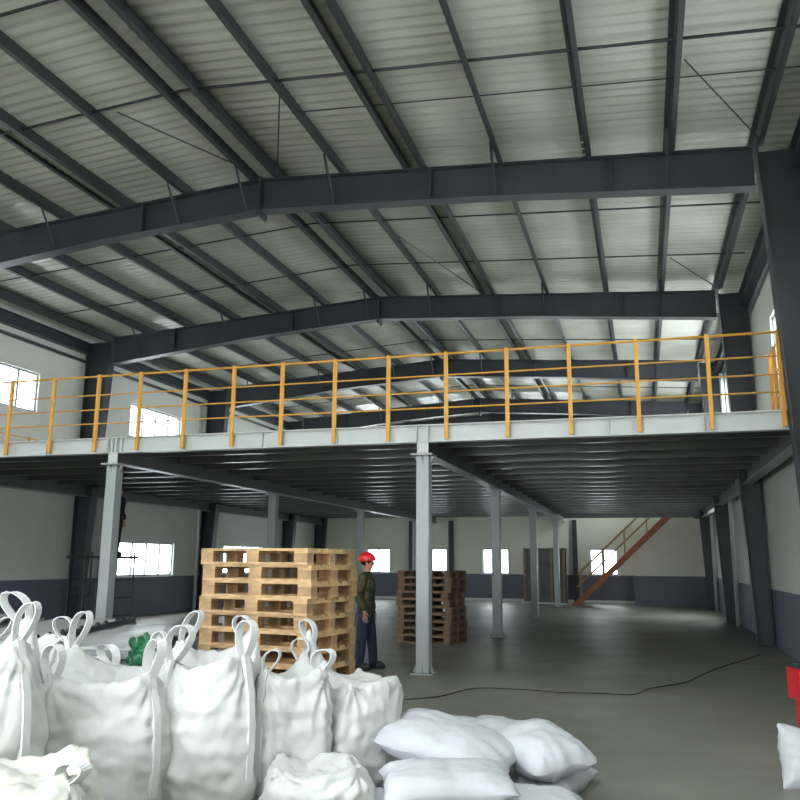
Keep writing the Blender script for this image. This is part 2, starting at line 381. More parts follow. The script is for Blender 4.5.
# downpipes
for x, y, lab in ((XR-.14,23.9,'pale downpipe on the right wall in front of the third frame'),(XR-.14,30.6,'pale downpipe on the right wall in front of the fourth frame'),(XL+.14,24.6,'pale downpipe on the left wall in front of the third frame')):
    m = MB(); m.tube([(0,0,.0),(0,0,6.84)], .055, 12); o = m.build('downpipe','grey_pipe',smooth=True); o.location = (x,y,0); tag(o, lab, 'pipe', 'rainwater downpipes')

# ------------------------------------------------------------------ mezzanine
Y0, ZT = 12.15, 3.70
mz = thing('mezzanine_platform','wide pale grey steel platform with ribbed deck standing on columns across the hall','platform',(0,0,0))
m = MB()      # front fascia: channel facing the camera
m.box(XL+.05,XR-.06,Y0-.06,Y0-.05,3.43,3.69); m.box(XL+.05,XR-.06,Y0-.13,Y0-.05,3.68,3.695); m.box(XL+.05,XR-.06,Y0-.10,Y0+.06,3.425,3.437)
m.build('edge_beam','fascia',mz)
for x in (-10.1,-8.73,-8.55,-7.35,-5.9,-4.6,-3.28,-3.1,-1.9,-.4,.9):
    s = MB(); s.box(x-.006,x+.006,Y0-.12,Y0-.06,3.437,3.68); s.build('stiffener','fascia',mz)
m = MB(); vs = []; n = int((YF-.05-Y0)/.2*4)   # ribbed deck sheet
for i in range(n+1):
    y = Y0-.04+(YF-.06-Y0)*i/n; k = i % 4; z = 3.635+(0,0,.045,.045)[k]
    vs += [(XL+.05,y,z),(XR-.06,y,z)]
n2 = int((32.45-Y0)/.2*4)
fs = [(2*i,2*i+1,2*i+3,2*i+2) for i in range(n2)]
vs2 = list(vs); off = len(vs2)
for i in range(n2, n+1): vs2 += [(-2.9,vs[2*i][1],vs[2*i][2])]
for i in range(n2, n): fs.append((2*i, off+i-n2, off+i+1-n2, 2*i+2))
m.add(vs2, fs); m.build('deck_sheet','deck',mz)
m = MB(); m.box(XL+.05,XR-.06,Y0-.04,32.4,3.682,3.70); m.box(XL+.05,-2.9,32.4,YF-.02,3.682,3.70); m.box(1.15,XR-.06,32.4,YS-.02,3.6,3.70); m.build('deck_topping','concrete_top',mz)
for x in (-14.15,-8.73,-3.19,2.15):
    m = MB(); ye = YF-.1 if x < 0 else 32.4; m.box(x-.006,x+.006,Y0,ye,3.266,3.62); m.box(x-.1,x+.1,Y0,ye,3.62,3.632); o = m.build('main_beam','beam',mz)  # web and top flange have shade painted in, bottom flange stays pale
    m = MB(); m.box(x-.1,x+.1,Y0,ye,3.25,3.266); m.build('bottom_flange','pale_steel',o)
y = 13.05
while y < 35:
    xe = XR-.1 if y < 32.4 else -2.95
    m = MB(); m.box(XL+.08,xe,y-.004,y+.004,3.48,3.632); m.box(XL+.08,xe,y-.05,y+.05,3.47,3.48); m.build('joist','galv',mz); y += 1.1
m = MB(); m.box(-2.95,XR-.1,32.4,32.46,3.30,3.695); m.build('stairwell_beam','beam',mz)

def mez_col():
    t = thing('mezzanine_column','','column')
    m = MB(); m.box(-.1,.1,-.1,.1,.02,3.22); m.build('shaft','pale_steel',t,bevel=.012)
    m = MB(); m.box(-.17,.17,-.17,.17,0,.02); m.build('base_plate','pale_steel',t)
    for a in range(4):
        g = MB(); mx = Matrix.Rotation(a*math.pi/2,4,'Z'); vs = [(.1,-.006,.02),(.165,-.006,.02),(.1,-.006,.17),(.1,.006,.02),(.165,.006,.02),(.1,.006,.17)]
        g.add([mx @ Vector(v) for v in vs], [(0,1,2),(5,4,3),(0,3,4,1),(1,4,5,2),(2,5,3,0)]); g.build('gusset','pale_steel',t)
        g = MB(); vs = [(.1,-.006,3.215),(.16,-.006,3.215),(.1,-.006,3.11),(.1,.006,3.215),(.16,.006,3.215),(.1,.006,3.11)]
        g.add([mx @ Vector(v) for v in vs], [(0,1,2),(5,4,3),(0,3,4,1),(1,4,5,2),(2,5,3,0)]); g.build('cap_gusset','pale_steel',t)
        g = MB(); c = mx @ Vector((.135,.135,0)); g.tube([(c.x,c.y,.018),(c.x,c.y,.05)], .013, 6); g.build('anchor_bolt','dark_metal',t)
    m = MB(); m.box(-.17,.17,-.17,.17,3.22,3.245); m.build('cap_plate','pale_steel',t)
    return t
for x in (-8.73,-3.19):   # bolted end plates where the main beams meet the front channel
    for dx in (-.09,.09):
        s_ = MB(); s_.box(x+dx-.008,x+dx+.008,Y0-.15,Y0-.06,3.437,3.69); s_.build('end_plate','fascia',mz)
    s_ = MB(); s_.box(x-.09,x+.09,Y0-.085,Y0-.065,3.26,3.43); s_.build('end_plate','fascia',mz)
mc = mez_col(); first = True
rows = ['at the front edge','in the second row back','in the third row back','in the fourth row back']
for x, sd in ((-3.19,'right-hand line'),(-8.73,'left-hand line')):
    for y, w in zip((12.15,18.6,25.2,31.9), rows):
        c = mc if first else copy_tree(mc); first = False
        c.location = (x,y,0); tag(c, 'pale grey square platform column, %s, %s' % (sd, w), 'column', 'columns under the platform')
# wall posts on the far wall
for x, lab in ((-9.85,'left one of the grey posts against the far wall'),(-8.05,'middle one of the grey posts against the far wall'),(-2.75,'right one of the grey posts against the far wall, behind the stair foot'),(-12.2,'grey post against the far wall beside its leftmost window')):
    m = MB()
    m.box(-.09,.09,-.2,-.185,0,3.38); m.box(-.09,.09,-.02,-.005,0,3.38); m.box(-.005,.005,-.185,-.02,0,3.38)
    o = m.build('wall_post','steel'); o.location = (x,YF,0); tag(o, lab, 'post', 'posts against the far wall')

# ------------------------------------------------------------------ railings
YR = 12.04
rl = thing('guard_rail','long yellow-orange guard rail with four bars along the front of the platform','railing',(0,YR,3.7))
posts = [-13.75,-12.8,-11.85,-10.92,-10.0,-9.07,-8.22,-7.34,-6.43,-5.55,-4.63,-3.73,-2.8,-1.86,-.93,.03,1.0,1.93]
for x in posts:
    m = MB(); m.box(x-.028,x+.028,-.075,-.02,-.25,1.12); m.build('post','orange',rl,bevel=.005)
for z, r in ((1.09,.019),(.75,.013),(.49,.013),(.24,.013)):
    m = MB(); m.tube([(-14.2,-.048,z),(1.95,-.048,z)], r, 8); m.build('rail','orange',rl,smooth=True)
def side_rail(x, y0, y1, lab, h=1.12, gap=.8, zs=None):
    t = thing('guard_rail', lab, 'railing', (x,y0,3.7)); n = max(1,round((y1-y0)/gap))
    for i in range(n+1):
        m = MB(); yy = (y1-y0)*i/n; m.box(-.025,.025,yy-.025,yy+.025,0,h+.03); m.build('post','orange',t)
    for z in zs or (h,h*.66,h*.33):
        m = MB(); m.tube([(0,0,z),(0,y1-y0,z)], .014, 8); m.build('rail','orange',t)
    return t
side_rail(2.03,12.2,13.5,'short orange side rail at the right end of the platform front',gap=.4)
side_rail(1.75,26.3,31.5,'orange guard rail far back beside the right wall on the deck')
side_rail(-13.75,12.6,17.4,'low orange rail on the deck along the left wall',h=.7,gap=1.6)

# ------------------------------------------------------------------ stair
st = thing('steel_stair','orange-brown steel stair with handrail climbing right to the deck at the far end','stair',(-2.75,32.9,0))
LX, LZ = 3.9, 3.68; L = math.hypot(LX,LZ); an = math.atan2(LZ,LX)
for y in (0,.85):
    m = MB(); m.prism([(0,0),(.28,0),(LX,LZ-.26),(LX,LZ),(LX-.05,LZ)], 'y', y-.006, y+.006)
    m.prism([(0,0),(.28,0),(LX,LZ-.26),(LX,LZ-.24),(.26,.03)], 'y', y-.04, y+.04)
    m.prism([(0,0),(LX-.05,LZ),(LX-.02,LZ-.02),(.02,-0.0)], 'y', y-.04, y+.04); m.build('stringer','rust',st)
for i in range(1,17):
    m = MB(); x = .1+LX*i/17; z = LZ*i/17; m.box(x-.12,x+.12,.01,.84,z-.03,z); m.build('tread','rust',st)
for y in (0,.85):
    for i in range(5):
        x = .35+i*.85; zz = LZ/LX*x
        if zz+.95 > 4.75: continue
        m = MB(); m.tube([(x,y,zz),(x,y,zz+.95)], .02, 8); m.build('handrail_post','batten',st)
    for h in (.95,.5):
        m = MB(); m.tube([(.2,y,LZ/LX*.2+h),(3.75,y,LZ/LX*3.75+h)], .02, 8); m.build('handrail','batten',st)

# ------------------------------------------------------------------ far-end board crate
bc = thing('board_frame','tall grey board panel with pale wooden battens standing before the far wall','panel',(-4.75,34.2,0),R(-20))
m = MB(); m.box(0,1.9,0,.04,.05,2.15); m.build('board','board',bc)
for x in (.0,.62,1.2,1.75): m = MB(); m.box(x,x+.07,-.045,0,.0,2.2); m.build('batten','batten',bc)
for z in (.05,.75,1.5,2.12): m = MB(); m.box(0,1.9,-.02,-.0,z,z+.06); m.build('crossbar','board',bc)
m = MB(); m.box(-.05,1.95,-.15,.25,0,.05); m.build('foot_board','plinth',bc)

# ------------------------------------------------------------------ scaffold with worker
sc = thing('scaffold_tower','low dark tubular scaffold tower behind the left front column','scaffold',(-12.15,17.0,0))
for x in (-.82,.38):
    for y in (-.4,.4):
        m = MB(); m.tube([(x,y,.0),(x,y,1.8)], .022, 8); m.build('upright','dark_metal',sc)
    for z in (.35,.75,1.15): m = MB(); m.tube([(x,-.4,z),(x,.4,z)], .016, 6); m.build('rung','dark_metal',sc)
    xi = x-math.copysign(.42,x)
    m = MB(); m.tube([(x,-.4,.95),(xi,-.4,.95)], .016, 6); m.build('rung','dark_metal',sc)
    m = MB(); m.tube([(xi,-.4,.05),(xi,-.4,1.64)], .016, 6); m.build('inner_upright','dark_metal',sc)
m = MB(); m.box(-.92,.48,-.42,.42,1.64,1.70); m.build('platform_plank','dark_metal',sc)
for a, b in ((-.82,.38),(.38,-.82)): m = MB(); m.tube([(a,-.4,.3),(b,-.4,1.5)], .012, 6); m.build('cross_brace','dark_metal',sc)

# ------------------------------------------------------------------ people
def skin_obj(name, pts, edges, radii, m, parent, sub=2):
    me = bpy.data.meshes.new(name); me.from_pydata(pts, edges, []); o = bpy.data.objects.new(name, me); C.objects.link(o)
    me.materials.append(M[m]); o.parent = parent
    sk = o.modifiers.new('skin','SKIN'); sk.use_smooth_shade = True; sk.branch_smoothing = .3
    if not me.skin_vertices: me.attributes.new  # layer is made by the modifier add
    lay = me.skin_vertices[0].data if me.skin_vertices else None
    for i, r in enumerate(radii):
        lay[i].radius = r if isinstance(r,tuple) else (r,r); lay[i].use_root = (i == 0)
    s = o.modifiers.new('sub','SUBSURF'); s.levels = sub; s.render_levels = sub
    bpy.context.view_layer.update()
    dg = bpy.context.evaluated_depsgraph_get(); ev = bpy.data.meshes.new_from_object(o.evaluated_get(dg))
    o.modifiers.clear(); o.data = ev; ev.name = name
    if not ev.materials: ev.materials.append(M[m])
    ev.polygons.foreach_set('use_smooth', [True]*len(ev.polygons))
    return o
def chain(P, E, Rr, start, seq):
    prev = start
    for (p, r) in seq:
        P.append(p); Rr.append(r); i = len(P)-1
        if prev is not None: E.append((prev,i))
        prev = i
    return prev
def ellipsoid(c, r, nu=20, nv=14, fn=None):
    vs = [(c[0],c[1],c[2]-r[2])]; fs = []
    for j in range(1,nv):
        t = math.pi*j/nv-math.pi/2
        for i in range(nu):
            a = 2*math.pi*i/nu; vs.append((c[0]+r[0]*math.cos(t)*math.cos(a), c[1]+r[1]*math.cos(t)*math.sin(a), c[2]+r[2]*math.sin(t)))
    vs.append((c[0],c[1],c[2]+r[2])); n = len(vs)-1
    for i in range(nu): fs.append((0,1+(i+1)%nu,1+i)); fs.append((n,n-nu+i,n-nu+(i+1)%nu))
    for j in range(nv-2):
        for i in range(nu): a = 1+j*nu; fs.append((a+i,a+(i+1)%nu,a+nu+(i+1)%nu,a+nu+i))
    if fn: vs = [fn(Vector(v)) for v in vs]
    return vs, fs
def person(label, loc, rz, top, legs, helmet, armpose=0):
    """faces +x; about 1.70 m"""
    t = thing('person', label, 'person', loc, rz)
    # body: one continuous skin surface
    P=[]; E=[]; Q=[]
    hips = chain(P,E,Q,None,[((0,0,.92),(.11,.15))])
    neck = chain(P,E,Q,hips,[((0,0,1.06),(.10,.135)),((.01,0,1.22),(.11,.15)),((0,0,1.36),(.10,.15)),((0,0,1.42),(.065,.08)),((.015,0,1.48),.052)])
    chain(P,E,Q,neck,[((.03,0,1.545),(.085,.07)),((.028,0,1.61),(.095,.075)),((.02,0,1.665),(.07,.062))])
    feet = []
    for s, fx in ((1,.10),(-1,-.06)):
        a = chain(P,E,Q,hips,[((0,s*.10,.83),.095),((fx*.55,s*.11,.48),.06),((fx*.8,s*.115,.30),.055),((fx-.01,s*.12,.085),.038)])
        chain(P,E,Q,a,[((fx+.08,s*.13,.045),.035),((fx+.15,s*.135,.035),.03)]); feet.append((fx,s))
    hands = []
    for s in (1,-1):
        ex = -.06 if s == -1 else -.02; hx = .03 if s == -1 else .05
        w = chain(P,E,Q,3+1-1,[((-.005,s*.17,1.38),.062),((-.02,s*.215,1.28),.05),((ex,s*.235,1.12),.042),((ex+.01,s*.235,1.05),.038),((hx,s*.225,.87),.028)])
        palm = chain(P,E,Q,w,[((hx+.01,s*.222,.82),(.033,.02))])
        for k,(dx,ln) in enumerate(((-.03,.062),(-.01,.075),(.012,.078),(.032,.068))):
            chain(P,E,Q,palm,[((hx+.01+dx,s*.220,.775),.009),((hx+.016+dx,s*.214,.775-ln*.55),.0085),((hx+.028+dx,s*.204,.775-ln),.0075)])
        chain(P,E,Q,w,[((hx+.045,s*.205,.83),.0105),((hx+.062,s*.195,.795),.009)])
    skin_obj('body',P,E,Q,'skin',t,1)
    # face details
    f = MB(); f.add(*ellipsoid((.118,0,1.578),(.016,.013,.022),10,8))
    f.build('nose','skin',t,smooth=True)
    for s in (1,-1):
        e = MB(); e.add(*ellipsoid((.108,s*.03,1.603),(.008,.012,.006),8,6)); e.build('eye','hair',t,smooth=True)
        e = MB(); e.add(*ellipsoid((.02,s*.083,1.58),(.018,.01,.032),8,6)); e.build('ear','skin',t,smooth=True)
    e = MB(); e.add(*ellipsoid((.113,0,1.537),(.01,.024,.006),8,6)); e.build('mouth','red',t,smooth=True)
    h = MB(); h.add(*ellipsoid((-.005,0,1.625),(.10,.088,.085),20,14)); h.build('hair','hair',t,smooth=True)
    # jacket and trousers: lofted cloth around the body
    def loft(mb, rings, n=24, fold=.006):
        vs = []
        for (c, rx, ry, tx) in rings:
            for i in range(n):
                a = 2*math.pi*i/n; k = 1+fold*8*noise.noise(Vector((math.cos(a)*2,math.sin(a)*2,c[2]*9)))
                vs.append((c[0]+rx*k*math.cos(a)+tx*math.sin(a), c[1]+ry*k*math.sin(a), c[2]))
        m = len(rings); fs = [(i*n+k,i*n+(k+1)%n,(i+1)*n+(k+1)%n,(i+1)*n+k) for i in range(m-1) for k in range(n)]
        fs += [tuple(range(n))[::-1], tuple((m-1)*n+k for k in range(n))]; mb.add(vs, fs)
    j = MB()
    loft(j, [((0,0,.84),.135,.178,0),((0,0,.90),.138,.18,0),((0,0,1.0),.128,.168,0),((.005,0,1.12),.128,.168,0),((.01,0,1.24),.138,.185,0),((.003,0,1.33),.128,.195,0),((0,0,1.385),.10,.17,0),((.0,0,1.42),.07,.11,0),((.01,0,1.46),.062,.07,0)])
    for sd in (1,-1):
        ex = -.06 if sd == -1 else -.02; hx = .03 if sd == -1 else .05
        j.tube([(-.0,sd*.13,1.385),(-.004,sd*.175,1.365),(-.018,sd*.215,1.29),(-.03+ex*.2,sd*.228,1.20),(ex,sd*.238,1.12),(ex+.01,sd*.238,1.04),(hx-.012,sd*.232,.96),(hx-.002,sd*.226,.885)], [.07,.078,.07,.064,.06,.056,.05,.044], 14)
    j.build('jacket',top,t,smooth=True)
    j = MB()
    loft(j, [((0,0,.76),.115,.155,0),((0,0,.80),.125,.168,0),((0,0,.90),.125,.165,0),((0,0,.97),.115,.155,0)])
    for (fx, sd) in feet:
        j.tube([(.0,sd*.085,.86),(.005,sd*.092,.78),(fx*.4,sd*.10,.62),(fx*.55,sd*.108,.50),(fx*.78,sd*.112,.30),(fx-.012,sd*.118,.12),(fx-.008,sd*.12,.05)], [.10,.10,.088,.08,.073,.07,.07], 16)
    j.build('trousers',legs,t,smooth=True)
    for fx, s in feet:
        b = MB(); vs, fs = ellipsoid((fx+.045,s*.128,.04),(.135,.052,.08),16,10,lambda v: Vector((v.x,v.y,max(v.z,.0)))); b.add(vs,fs); b.build('boot','boot',t,smooth=True)
    if helmet:
        h = MB(); h.add(*ellipsoid((.0,0,1.64),(.142,.118,.125),24,14,lambda v: Vector((v.x,v.y,max(v.z,1.615 if v.x < .05 else 1.635)))))
        h.build('helmet','red_plastic',t,smooth=True)
        b = MB(); vs = []; n = 20
        for i in range(n+1):
            a = -math.pi*.42+math.pi*.84*i/n
            vs += [(.01+.125*math.cos(a),.105*math.sin(a),1.645),(.01+.185*math.cos(a)*(.93+.07*math.cos(a)),.112*math.sin(a),1.628)]
        b.add(vs,[(2*i,2*i+1,2*i+3,2*i+2) for i in range(n)]); o = b.build('helmet_brim','red_plastic',t,smooth=True); o.modifiers.new('s','SOLIDIFY').thickness = .006
    return t
p1 = person('person in camouflage jacket, navy trousers and red safety helmet standing beside the pallets', (*fl(-.50,13.02),0), R(3), 'camo', 'navy', True)
p2 = person('person in dark clothes standing on the scaffold behind the left front column', (-12.09,17.05,1.70), R(75), 'dark_cloth', 'dark_cloth', False)
p2.scale = (.97,)*3

# ------------------------------------------------------------------ pallets
def pallet(wm):
    t = thing('wooden_pallet','','pallet')
    for i in range(5):
        y = (-.3275,-.172,0,.172,.3275)[i]; w = (.145,.1,.145,.1,.145)[i]; m = MB(); m.box(-.6,.6,y-w/2,y+w/2,.122,.144); m.build('deck_board',wm,t)
    for x in (-.5275,0,.5275): m = MB(); m.box(x-.0725,x+.0725,-.4,.4,.1,.122); m.build('stringer_board',wm,t)
    for x in (-.5275,0,.5275):
        for y in (-.35,0,.35): m = MB(); m.box(x-.07,x+.07,y-.05,y+.05,.022,.1); m.build('block','block' if wm == 'wood' else wm,t)
    for y in (-.35,0,.35): m = MB(); m.box(-.6,.6,y-.05,y+.05,0,.022); m.build('bottom_board',wm,t)
    return t
ordn = ['bottom','second','third','fourth','fifth','sixth','seventh','eighth','ninth','tenth','eleventh','twelfth']
def stack(n, s, d, ang, wm, where, grp, skew=.018, rz0=0):
    """near corner at (s,d); ang: how far the long side turns away from the camera plane"""
    th = YAW-ang; u = Vector((math.cos(th+math.pi),math.sin(th+math.pi))); v = Vector((-u.y,u.x))*-1
    if v.y < 0: v = -v
    c = Vector(fl(s,d)); cen = c+u*.6+v*.4; p0 = pallet(wm); rz = math.atan2(-u.y,-u.x)
    for i in range(n):
        p = p0 if i == 0 else copy_tree(p0)
        p.location = (cen.x+random.uniform(-skew,skew), cen.y+random.uniform(-skew,skew), i*.1440); p.rotation_euler.z = rz+random.uniform(-1,1)*skew*1.6
        tag(p, ('topmost' if i == n-1 else ordn[i]+(' from the floor' if i else ''))+' '+where, 'pallet', grp)
stack(12, -.765, 7.25, R(27), 'wood', 'pine pallet in the tall stack beside the red-helmeted person', 'pallets in the near stack')
stack(10, 1.03, 16.8, R(28), 'wood_old', 'aged brown pallet in the distant stack behind the front column', 'pallets in the distant stack', .03)

# dark slab on the floor behind the near stack
m = MB(); m.box(-.55,.45,-.2,.25,0,.12); o = m.build('rubber_mat_pile','board',bevel=.02); o.location = (*fl(-.72,10.9),0); o.rotation_euler.z = YAW
tag(o, 'low dark grey slab lying on the floor behind the near pallet stack', 'slab')

# ------------------------------------------------------------------ sheet packs behind the bags
def pack(s, d, w, l, h, ang, lab, knobs=9):
    t = thing('sheet_pack', lab, 'pack', (*fl(s,d),0), YAW+ang, 'packs of pale sheets behind the bags')
    m = MB(); m.box(-w,-.05,0,l,.12,h-.12); m.build('pack_body','bluegrey',t,bevel=.02)
    m = MB(); m.box(-w-.0,.03,-.04,l+.04,h-.12,h-.05); m.build('edge_rim','frame_grey',t,bevel=.01)
    m = MB(); n = 24; vs = []
    for i in range(n+1):
        for j in range(9):
            vs.append((-w-.02+(w+.0)*j/8, -.02+(l+.04)*i/n, h-.02+.012*noise.noise((j*.7,i*.35,s))))
    m.add(vs, [(i*9+j,i*9+j+1,(i+1)*9+j+1,(i+1)*9+j) for i in range(n) for j in range(8)])
    o = m.build('top_sheet','wrap',t,smooth=True); o.modifiers.new('s','SOLIDIFY').thickness = .03
    m = MB(); m.box(-.03,.03,0,l,h-.05,h+.006); m.build('edge_strip','dark_metal',t)
    for i in range(knobs):
        y = l*(i+.5)/knobs+random.uniform(-.08,.08); m = MB(); m.add(*ellipsoid((0,y,h+.01),(.028,.045,.03),8,6)); m.build('clamp','dark_metal',t,smooth=True)
    for x in (-w+.05,-.15):
        for y in (.1,l-.2): m = MB(); m.box(x-.05,x+.05,y,y+.1,0,.12); m.build('foot','wood_old',t)
pack(-4.45, 8.5, 1.0, 2.4, .93, R(4), 'leftmost low pack of pale sheets behind the bulk bags', 9)
pack(-3.33, 7.7, .98, 2.9, .90, R(0), 'middle pack of pale sheets behind the bags, dark clamps along its edge', 11)
pack(-2.17, 7.45, 1.04, 2.6, .88, R(-1), 'right pack of pale sheets nearest the pallet stack, green cloth at its end', 9)
# green cloth
def crumple(name, m, c, r, seed, amp=.35, lab='', cat=''):
    bm = bmesh.new(); bmesh.ops.create_icosphere(bm, subdivisions=4, radius=1)
    for v in bm.verts:
        n = noise.noise(v.co*1.7+Vector((seed,0,0)))+.5*noise.noise(v.co*4+Vector((0,seed,0))); v.co *= 1+amp*n
        v.co = Vector((v.co.x*r[0],v.co.y*r[1],max(v.co.z*r[2],-r[2]*.55)))
    me = bpy.data.meshes.new(name); bm.to_mesh(me); bm.free(); me.materials.append(M[m]); o = bpy.data.objects.new(name,me); C.objects.link(o); o.location = c
    return tag(o, lab, cat)
crumple('green_cloth','green',(*fl(-2.10,6.95),.86),(.13,.1,.14),3,.5,'crumpled dark green plastic cloth between the bags and the pale sheet packs','cloth')

# ------------------------------------------------------------------ bulk bags
def cube_grid(n):
    """closed subdivided cube surface"""
    bm = bmesh.new(); bmesh.ops.create_cube(bm, size=2); bmesh.ops.subdivide_edges(bm, edges=bm.edges, cuts=n, use_grid_fill=True); return bm
def bulk_bag(s, d, w, h, rot, seed, label, peaks=(.16,.14,.12,.12), m='bag', loops=(1,1,1,1), lh=.26, sag=.10):
    x, y = fl(s,d); t = thing('bulk_bag', label, 'bulk bag', (x,y,0), YAW+rot, 'white bulk bags in the foreground')
    bm = cube_grid(40); p = 3.6; cs = [(-.78,-.78),(.78,-.78),(.78,.78),(-.78,.78)]
    so = Vector((seed*3.1,seed*1.7,seed*.9)); hw = w/2
    def topz(X, Y):
        z = h - sag*(1-min(1,(X*X+Y*Y)))*.8
        for c, a in zip(cs,peaks):
            dd = math.hypot(X-c[0],Y-c[1]); z += a*math.exp(-(dd/.42)**1.3)*1.2
        return z
    for v in bm.verts:
        X, Y, Z = v.co; mx_ = max(abs(X),abs(Y),1e-6); rr = (abs(X)**p+abs(Y)**p)**(1/p)
        k = mx_/rr; X *= k; Y *= k
        u = (Z+1)/2; ang = math.atan2(Y,X)
        bul = .90+.13*math.sin(math.pi*min(1,u*.95)**.9)-.10*max(0,u-.75)/.25*(.8)
        rad = math.hypot(X,Y)
        zt = topz(X,Y)
        zz = u*zt if abs(Z) < .999 or Z > 0 else 0
        # creases that fan down from the lifted corners
        cre = 0
        for c in cs:
            dx, dy, dz = X-c[0], Y-c[1], (1-u)*1.6
            dist = math.sqrt(dx*dx+dy*dy+dz*dz); a2 = math.atan2(dz, (dx+dy)*.7+(dx-dy)*.7*0.6)
            cre += math.exp(-dist*1.3)*math.sin(a2*11+seed*2+3*noise.noise(Vector((X,Y,u*2))*1.5+so))
        q = Vector((X*hw,Y*hw,zz))
        dn = .045*noise.noise(q*3.2+so)+.022*noise.noise(Vector((q.x*6,q.y*6,q.z*14))+so)+.012*noise.noise(q*19+so)+.014*cre
        fold = .008*math.sin(zz*38+6*noise.noise(q*2+so))*max(0,1-u*1.6)
        nrm = Vector((X,Y,0)); 
        if nrm.length > 0: nrm.normalize()
        q.x = X*hw*bul+nrm.x*(dn+fold)*min(1,rad*1.2); q.y = Y*hw*bul+nrm.y*(dn+fold)*min(1,rad*1.2)
        if Z > .999: q.z += dn*1.2
        v.co = q
    me = bpy.data.meshes.new('bag_body'); bm.to_mesh(me); bm.free(); me.materials.append(M[m])
    me.polygons.foreach_set('use_smooth',[True]*len(me.polygons))
    o = bpy.data.objects.new('bag_body',me); C.objects.link(o); o.parent = t
    rnd = random.Random(seed)
    for c, a, on in zip(cs,peaks,loops):
        if not on: continue
        bx, by = c[0]*hw*.86, c[1]*hw*.86; bz = topz(c[0]*.95,c[1]*.95)-.05
        az = rnd.uniform(-.6,.6)-rot; lean = rnd.uniform(-.5,.5); lean2 = rnd.uniform(-.15,.15); wid = rnd.uniform(.055,.085); hh = lh*rnd.uniform(.85,1.1)
        e = Vector((math.cos(az),math.sin(az),0)); f = Vector((-math.sin(az),math.cos(az),0)); pts = []
        for i in range(25):
            q = i/24; th = -math.pi*.5+2*math.pi*q
            lx = math.sin(2*math.pi*q)*wid*(-1)*(math.sin(math.pi*q)**1.1)*1.15; lz = (1-math.cos(2*math.pi*q))/2*hh
            pts.append(Vector((bx,by,bz))+e*(lx+lean*lz)+f*(lean2*lz+ (q-.5)*.02)+Vector((0,0,lz)))
        r = MB(); tw = rnd.uniform(.15,1.0); r.ribbon(pts, f*math.cos(tw)+e*math.sin(tw)*.6, .062, .006); r.build('lifting_loop','webbing',t,smooth=False)
        # webbing sewn down the corner
        pts = []
        for i in range(14):
            u = 1-i/13*.75; bul = .90+.13*math.sin(math.pi*min(1,u*.95)**.9)-.08*max(0,u-.75)/.25
            kk = .845*(1+.0); pts.append((c[0]/.78*hw*bul*kk*.985, c[1]/.78*hw*bul*kk*.985, u*(topz(*c))-.02))
        tang = Vector((-c[1],c[0],0)).normalized(); r = MB(); r.ribbon(pts, tang, .05, .03); r.build('corner_strap','webbing',t)
    return t
bulk_bag(-2.56,4.95,.98,.95,R(20),1,'large white bulk bag cut by the left edge of the photo, tall peaked loop',(.2,.2,.26,.16),lh=.24)
bulk_bag(-2.86,6.45,.74,.95,R(35),2,'small white bulk bag rising in the gap behind the two leftmost large ones',(.1,.1,.1,.12),'bag',(1,1,0,1),lh=.18)
bulk_bag(-1.90,5.60,.86,.84,R(10),3,'wide white bulk bag with round loop on its left corner, below the left platform column',(.06,.07,.08,.2),lh=.24)
bulk_bag(-2.05,6.55,.50,.74,R(8),4,'small white bulk bag just in front of the green cloth',(.06,.10,.10,.08),'bag',(1,1,0,1),lh=.17)
bulk_bag(-1.27,5.78,.68,.93,R(8),5,'tall white bulk bag with several standing loops against the pallet stack',(.06,.08,.13,.12),lh=.24)
bulk_bag(-.80,6.0,.56,.80,R(25),6,'narrow white bulk bag with curled loops in front of the pallet corner',(.10,.08,.12,.10),lh=.19)
bulk_bag(-.34,6.35,.64,.72,R(42),7,'rightmost white bulk bag rising to a single pointed top near the person',(.04,.04,.06,.30),'bag',(0,0,0,1),lh=.18,sag=.0)
bulk_bag(-1.86,4.15,.86,.60,R(18),8,'low cream bulk bag in the lower left corner with drooping loop',(.03,.05,.05,.04),'bag_warm',(0,1,0,0),lh=.13,sag=.05)
bulk_bag(-.50,5.5,.66,.33,R(5),9,'low slumped white bulk bag at the bottom edge in front of the curled loops',(.03,.04,.04,.04),'bag',(0,0,0,0),sag=.04)

